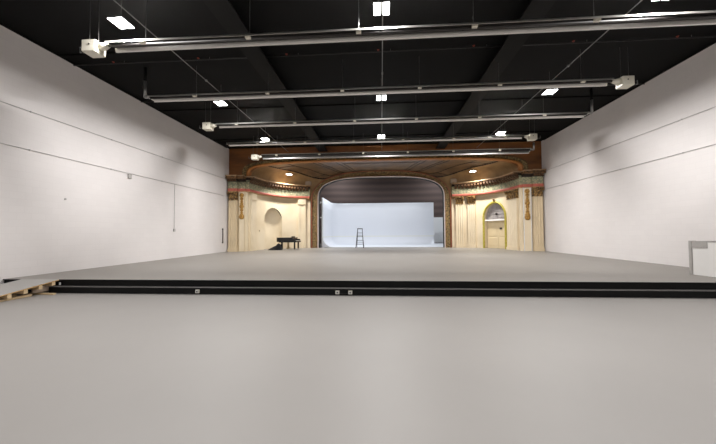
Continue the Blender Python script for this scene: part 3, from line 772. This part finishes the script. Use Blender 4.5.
# ---------------------------------------------------------------- tube heaters
def heater(label, y, z, xa, xb, box_at, exhaust=None, tilt=0.0, extra=False):
    """reflector runs from xa to xb; the burner box sits at the box_at end"""
    bx = xa if box_at < 0 else xb; s = -box_at        # s points from the box along the tube
    t = thing('tube_heater', label, 'heater', (bx, y, z))
    R = Matrix.Translation((0, y, z)) @ Matrix.Rotation(tilt, 4, 'X') @ Matrix.Translation((0, -y, -z))
    r0 = bx + s * .62; r1 = xb if box_at < 0 else xa
    sec = [(-.185, -.02), (-.17, .03), (-.12, .06), (.12, .06), (.15, .035), (.175, -.055), (.195, -.06), (.195, -.066), (.166, -.062), (.14, .028), (.115, .05), (-.115, .05), (-.16, .022), (-.175, -.02)]
    obj('reflector', MB().grid([[(x, y + a, z + b) for a, b in sec] for x in (r0, r1)], True).xf(R), M['alu'], t)
    obj('dark_reflection_plate', MB().box((min(r0, r1) + .01, y - .15, z + .018), (max(r0, r1) - .01, y + .125, z + .028)).xf(R), M['heater_dark'], t)  # added plate, paints the dark reflection inside the hood
    obj('radiant_tube', MB().tube((bx + s * .35, y - .02, z - .005), (r1 + s * .05, y - .02, z - .005), .034, 12).xf(R), M['heater_dark'], t, True)
    bxx = sorted((bx, bx + s * .36))
    b = obj('burner_box', MB().box((bxx[0], y - .17, z - .20), (bxx[1], y + .17, z + .10), .012), M['cream_metal'], t)
    obj('sight_hole', MB().tube((bx + s * .2, y - .175, z - .02), (bx + s * .2, y - .16, z - .02), .022, 12), M['dark'], b)
    obj('gas_pipe', MB().path([(bx, y + .05, z - .1), (bx - s * .24, y + .05, z - .1), (bx - s * .24, y + .05, z + .04)], .013, 8), M['wire'], b, True)
    obj('valve', MB().tube((bx - s * .12, y + .05, z - .1), (bx - s * .17, y + .05, z - .1), .028, 8), M['dark'], b)
    obj('adapter', MB().tube((bx + s * .36, y, z - .02), (bx + s * .60, y - .02, z - .005), .12, 12, .05), M['cream_metal'], t, True)
    for xx in (bx + s * .06, bx + s * .3): obj('hanger_wire', MB().tube((xx, y, z + .10), (xx, y, ZC - .002), .006, 5), M['wire'], t)
    n = 6
    for i in range(n):
        x = r0 + (r1 - r0) * (i + .35) / n
        obj('hanger_bracket', MB().box((x - .06, y - .15, z - .045), (x + .06, y - .06, z + .018)).xf(R), M['cream_metal'], t)
        obj('hanger_wire', MB().path([(x, y, z + .06), (x, y, ZC - .002)], .005, 5), M['wire'], t)
    e = r1
    obj('end_plate', MB().box((e - .01, y - .16, z - .03), (e + .01, y + .15, z + .055)).xf(R), M['alu'], t)
    if exhaust:
        obj('exhaust_pipe', MB().path([(e - s * .02, y, z + .05), (e + s * .22, y, z + .05), (e + s * .22, y, min(exhaust, 7.1))], .05, 10), M['conduit'], t, True)
        if exhaust > 7.2: obj('flue', MB().tube((e + s * .22, y, 7.1), (e + s * .22, y, exhaust - .002), .055, 10), M['beam'], t, True)
heater('nearest tube heater under the ceiling, white burner box at its left end', 7.62, 6.36, -7.42, 9.3, -1)
heater('second nearest tube heater, large white burner box at its right end near the wall', 10.96, 6.46, -8.2, 8.08, 1, ZC)
heater('third tube heater back, small white burner box at its left end', 14.1, 6.5, -7.98, 8.6, -1, ZC)
heater('fourth tube heater back, white burner box at its right end, close to the front wall', 17.15, 6.5, -8.35, 7.95, 1)
heater('rearmost tube heater hung low across the brown front wall above the stage arch', 19.3, 6.30, -7.85, 8.6, -1, 6.75, tilt=-.5)

# ---------------------------------------------------------------- lights
def lamp_fixture(label, x, y, z, power, top=ZC, grp='high bay lights on the black ceiling', lw=.145, ll=.41, col=(1, .985, .975), spread=174):
    t = thing('high_bay_light', label, 'ceiling light', (x, y, z), grp)
    obj('housing', MB().box((x - .19, y - .215, z + .02), (x + .19, y + .215, z + .06), .008).box((x - .1, y - .12, z + .06), (x + .1, y + .12, z + .14)), M['fixture'], t)
    obj('stem', MB().tube((x, y, z + .14), (x, y, top - .002), .009, 6), M['wire'], t)
    for sx in (-1, 1):
        xx = x + sx * .108
        obj('led_panel', MB().box((xx - lw / 2, y - ll / 2, z + .005), (xx + lw / 2, y + ll / 2, z + .02)), M['led'], t)
        ld = bpy.data.lights.new('led_light', 'AREA'); ld.shape = 'RECTANGLE'; ld.size = lw * .96; ld.size_y = ll * .97; ld.energy = power / 2; ld.color = col; ld.spread = math.radians(spread)
        lo = bpy.data.objects.new('led_light', ld); C.objects.link(lo); lo.location = (xx - x, y - y, 0.0); lo.parent = t
P = 320
rowname = {0: 'left', 1: 'centre', 2: 'right'}
for c, x in enumerate((-6.37, .05, 6.32)):
    for r, yy in enumerate((-2.6, 7.44, 12.46, 17.48)):
        place = ('behind the viewpoint', 'nearest in view', 'second in view', 'farthest in view')[r]
        lamp_fixture('bright twin panel ceiling light, %s of the %s row' % (place, rowname[c]), x, yy, 6.8, P)
lamp_fixture('bright light under the brown canopy above the left niche', -7.29, 25.34, 6.27, 190, 6.5, 'lights under the canopy', col=(1, .96, .89), spread=124)
lamp_fixture('bright light under the brown canopy above the right niche', 7.03, 25.34, 6.24, 190, 6.5, 'lights under the canopy', col=(1, .96, .89), spread=124)
for x in (-3, 3):  # unseen lamps behind the arch header, lighting the backdrop
    lamp_fixture('unseen cool light above the stage just behind the arch, %s one' % ('left' if x < 0 else 'right'), x, 29.6, 8.6, 290, 10, 'unseen lights above the stage', col=(.9, .95, 1))
for x in (-5, 7):  # unseen lamps added to brighten the far wall and white panel
    lamp_fixture('unseen cool light added above the stage near the dark far wall, %s one' % ('left' if x < 0 else 'right'), x, 35.9, 9.0, 220, 10, 'unseen lights above the stage', col=(.9, .95, 1))

# conduits feeding the three rows of lights
for c, x in enumerate((-6.37, .05, 6.32)):
    z = 7.2
    t = thing('ceiling_conduit', 'thin conduit running back along the %s row of ceiling lights' % rowname[c], 'conduit', (x, YR, z))
    xx = x + .03
    obj('pipe', MB().tube((xx, YR + .05, z), (xx, YB - .3, z), .013, 8), M['conduit'], t, True)
    for yy in (0, 4.9, 9.3, 14.9, 19.5):
        obj('hanger', MB().tube((xx, yy, z), (xx, yy, ZC), .006, 5), M['wire'], t)
    for yy in (6.2, 11.3, 16.4): obj('clip', MB().box((xx - .03, yy - .04, z - .025), (xx + .03, yy + .04, z + .025)), M['conduit'], t)
# sprinkler pipes
for yy, lab in ((10.45, 'thin dark sprinkler pipe crossing the ceiling between the two nearest heaters'), (13.65, 'thin dark sprinkler pipe crossing the ceiling in front of the third heater')):
    t = thing('sprinkler_pipe', lab, 'pipe', (XL, yy, 7.5))
    obj('pipe', MB().tube((XL + .01, yy, 7.5), (XR - .01, yy, 7.5), .02, 8), M['dark'], t, True)
    for i in range(7):
        x = -9.2 + 3.05 * i
        obj('sprinkler_head', MB().tube((x, yy, 7.5), (x, yy, 7.555), .016, 8).tube((x, yy, 7.555), (x, yy, 7.565), .04, 10), M['red'], t, True)
        obj('hanger', MB().tube((x + .4, yy, 7.5), (x + .4, yy, ZC), .007, 5), M['wire'], t)

# ---------------------------------------------------------------- world, camera, view
w = bpy.data.worlds.new('world'); sc.world = w; w.use_nodes = True
w.node_tree.nodes['Background'].inputs[0].default_value = (.05, .05, .05, 1); w.node_tree.nodes['Background'].inputs[1].default_value = .3
f, yaw, pit, roll = 325.5, .071, .0333, -.0057
R_ = Vector((cos(yaw), sin(yaw), 0)); F0 = Vector((-sin(yaw), cos(yaw), 0)); Zv = Vector((0, 0, 1))
Fv = F0 * cos(pit) + Zv * sin(pit); U_ = -F0 * sin(pit) + Zv * cos(pit)
r2 = R_ * cos(roll) + U_ * sin(roll); u2 = U_ * cos(roll) - R_ * sin(roll)
cd = bpy.data.cameras.new('camera'); cd.sensor_fit = 'HORIZONTAL'; cd.sensor_width = 36; cd.lens = 36 * f / 716; cd.clip_end = 200
cam = bpy.data.objects.new('camera', cd); C.objects.link(cam)
mw = Matrix((r2, u2, -Fv)).transposed().to_4x4(); mw.translation = (0, 0, 1.6); cam.matrix_world = mw
sc.camera = cam
sc.view_settings.view_transform = 'Standard'; sc.view_settings.look = 'None'; sc.view_settings.gamma = 1; sc.view_settings.use_curve_mapping = False
sc.view_settings.exposure = 0.0
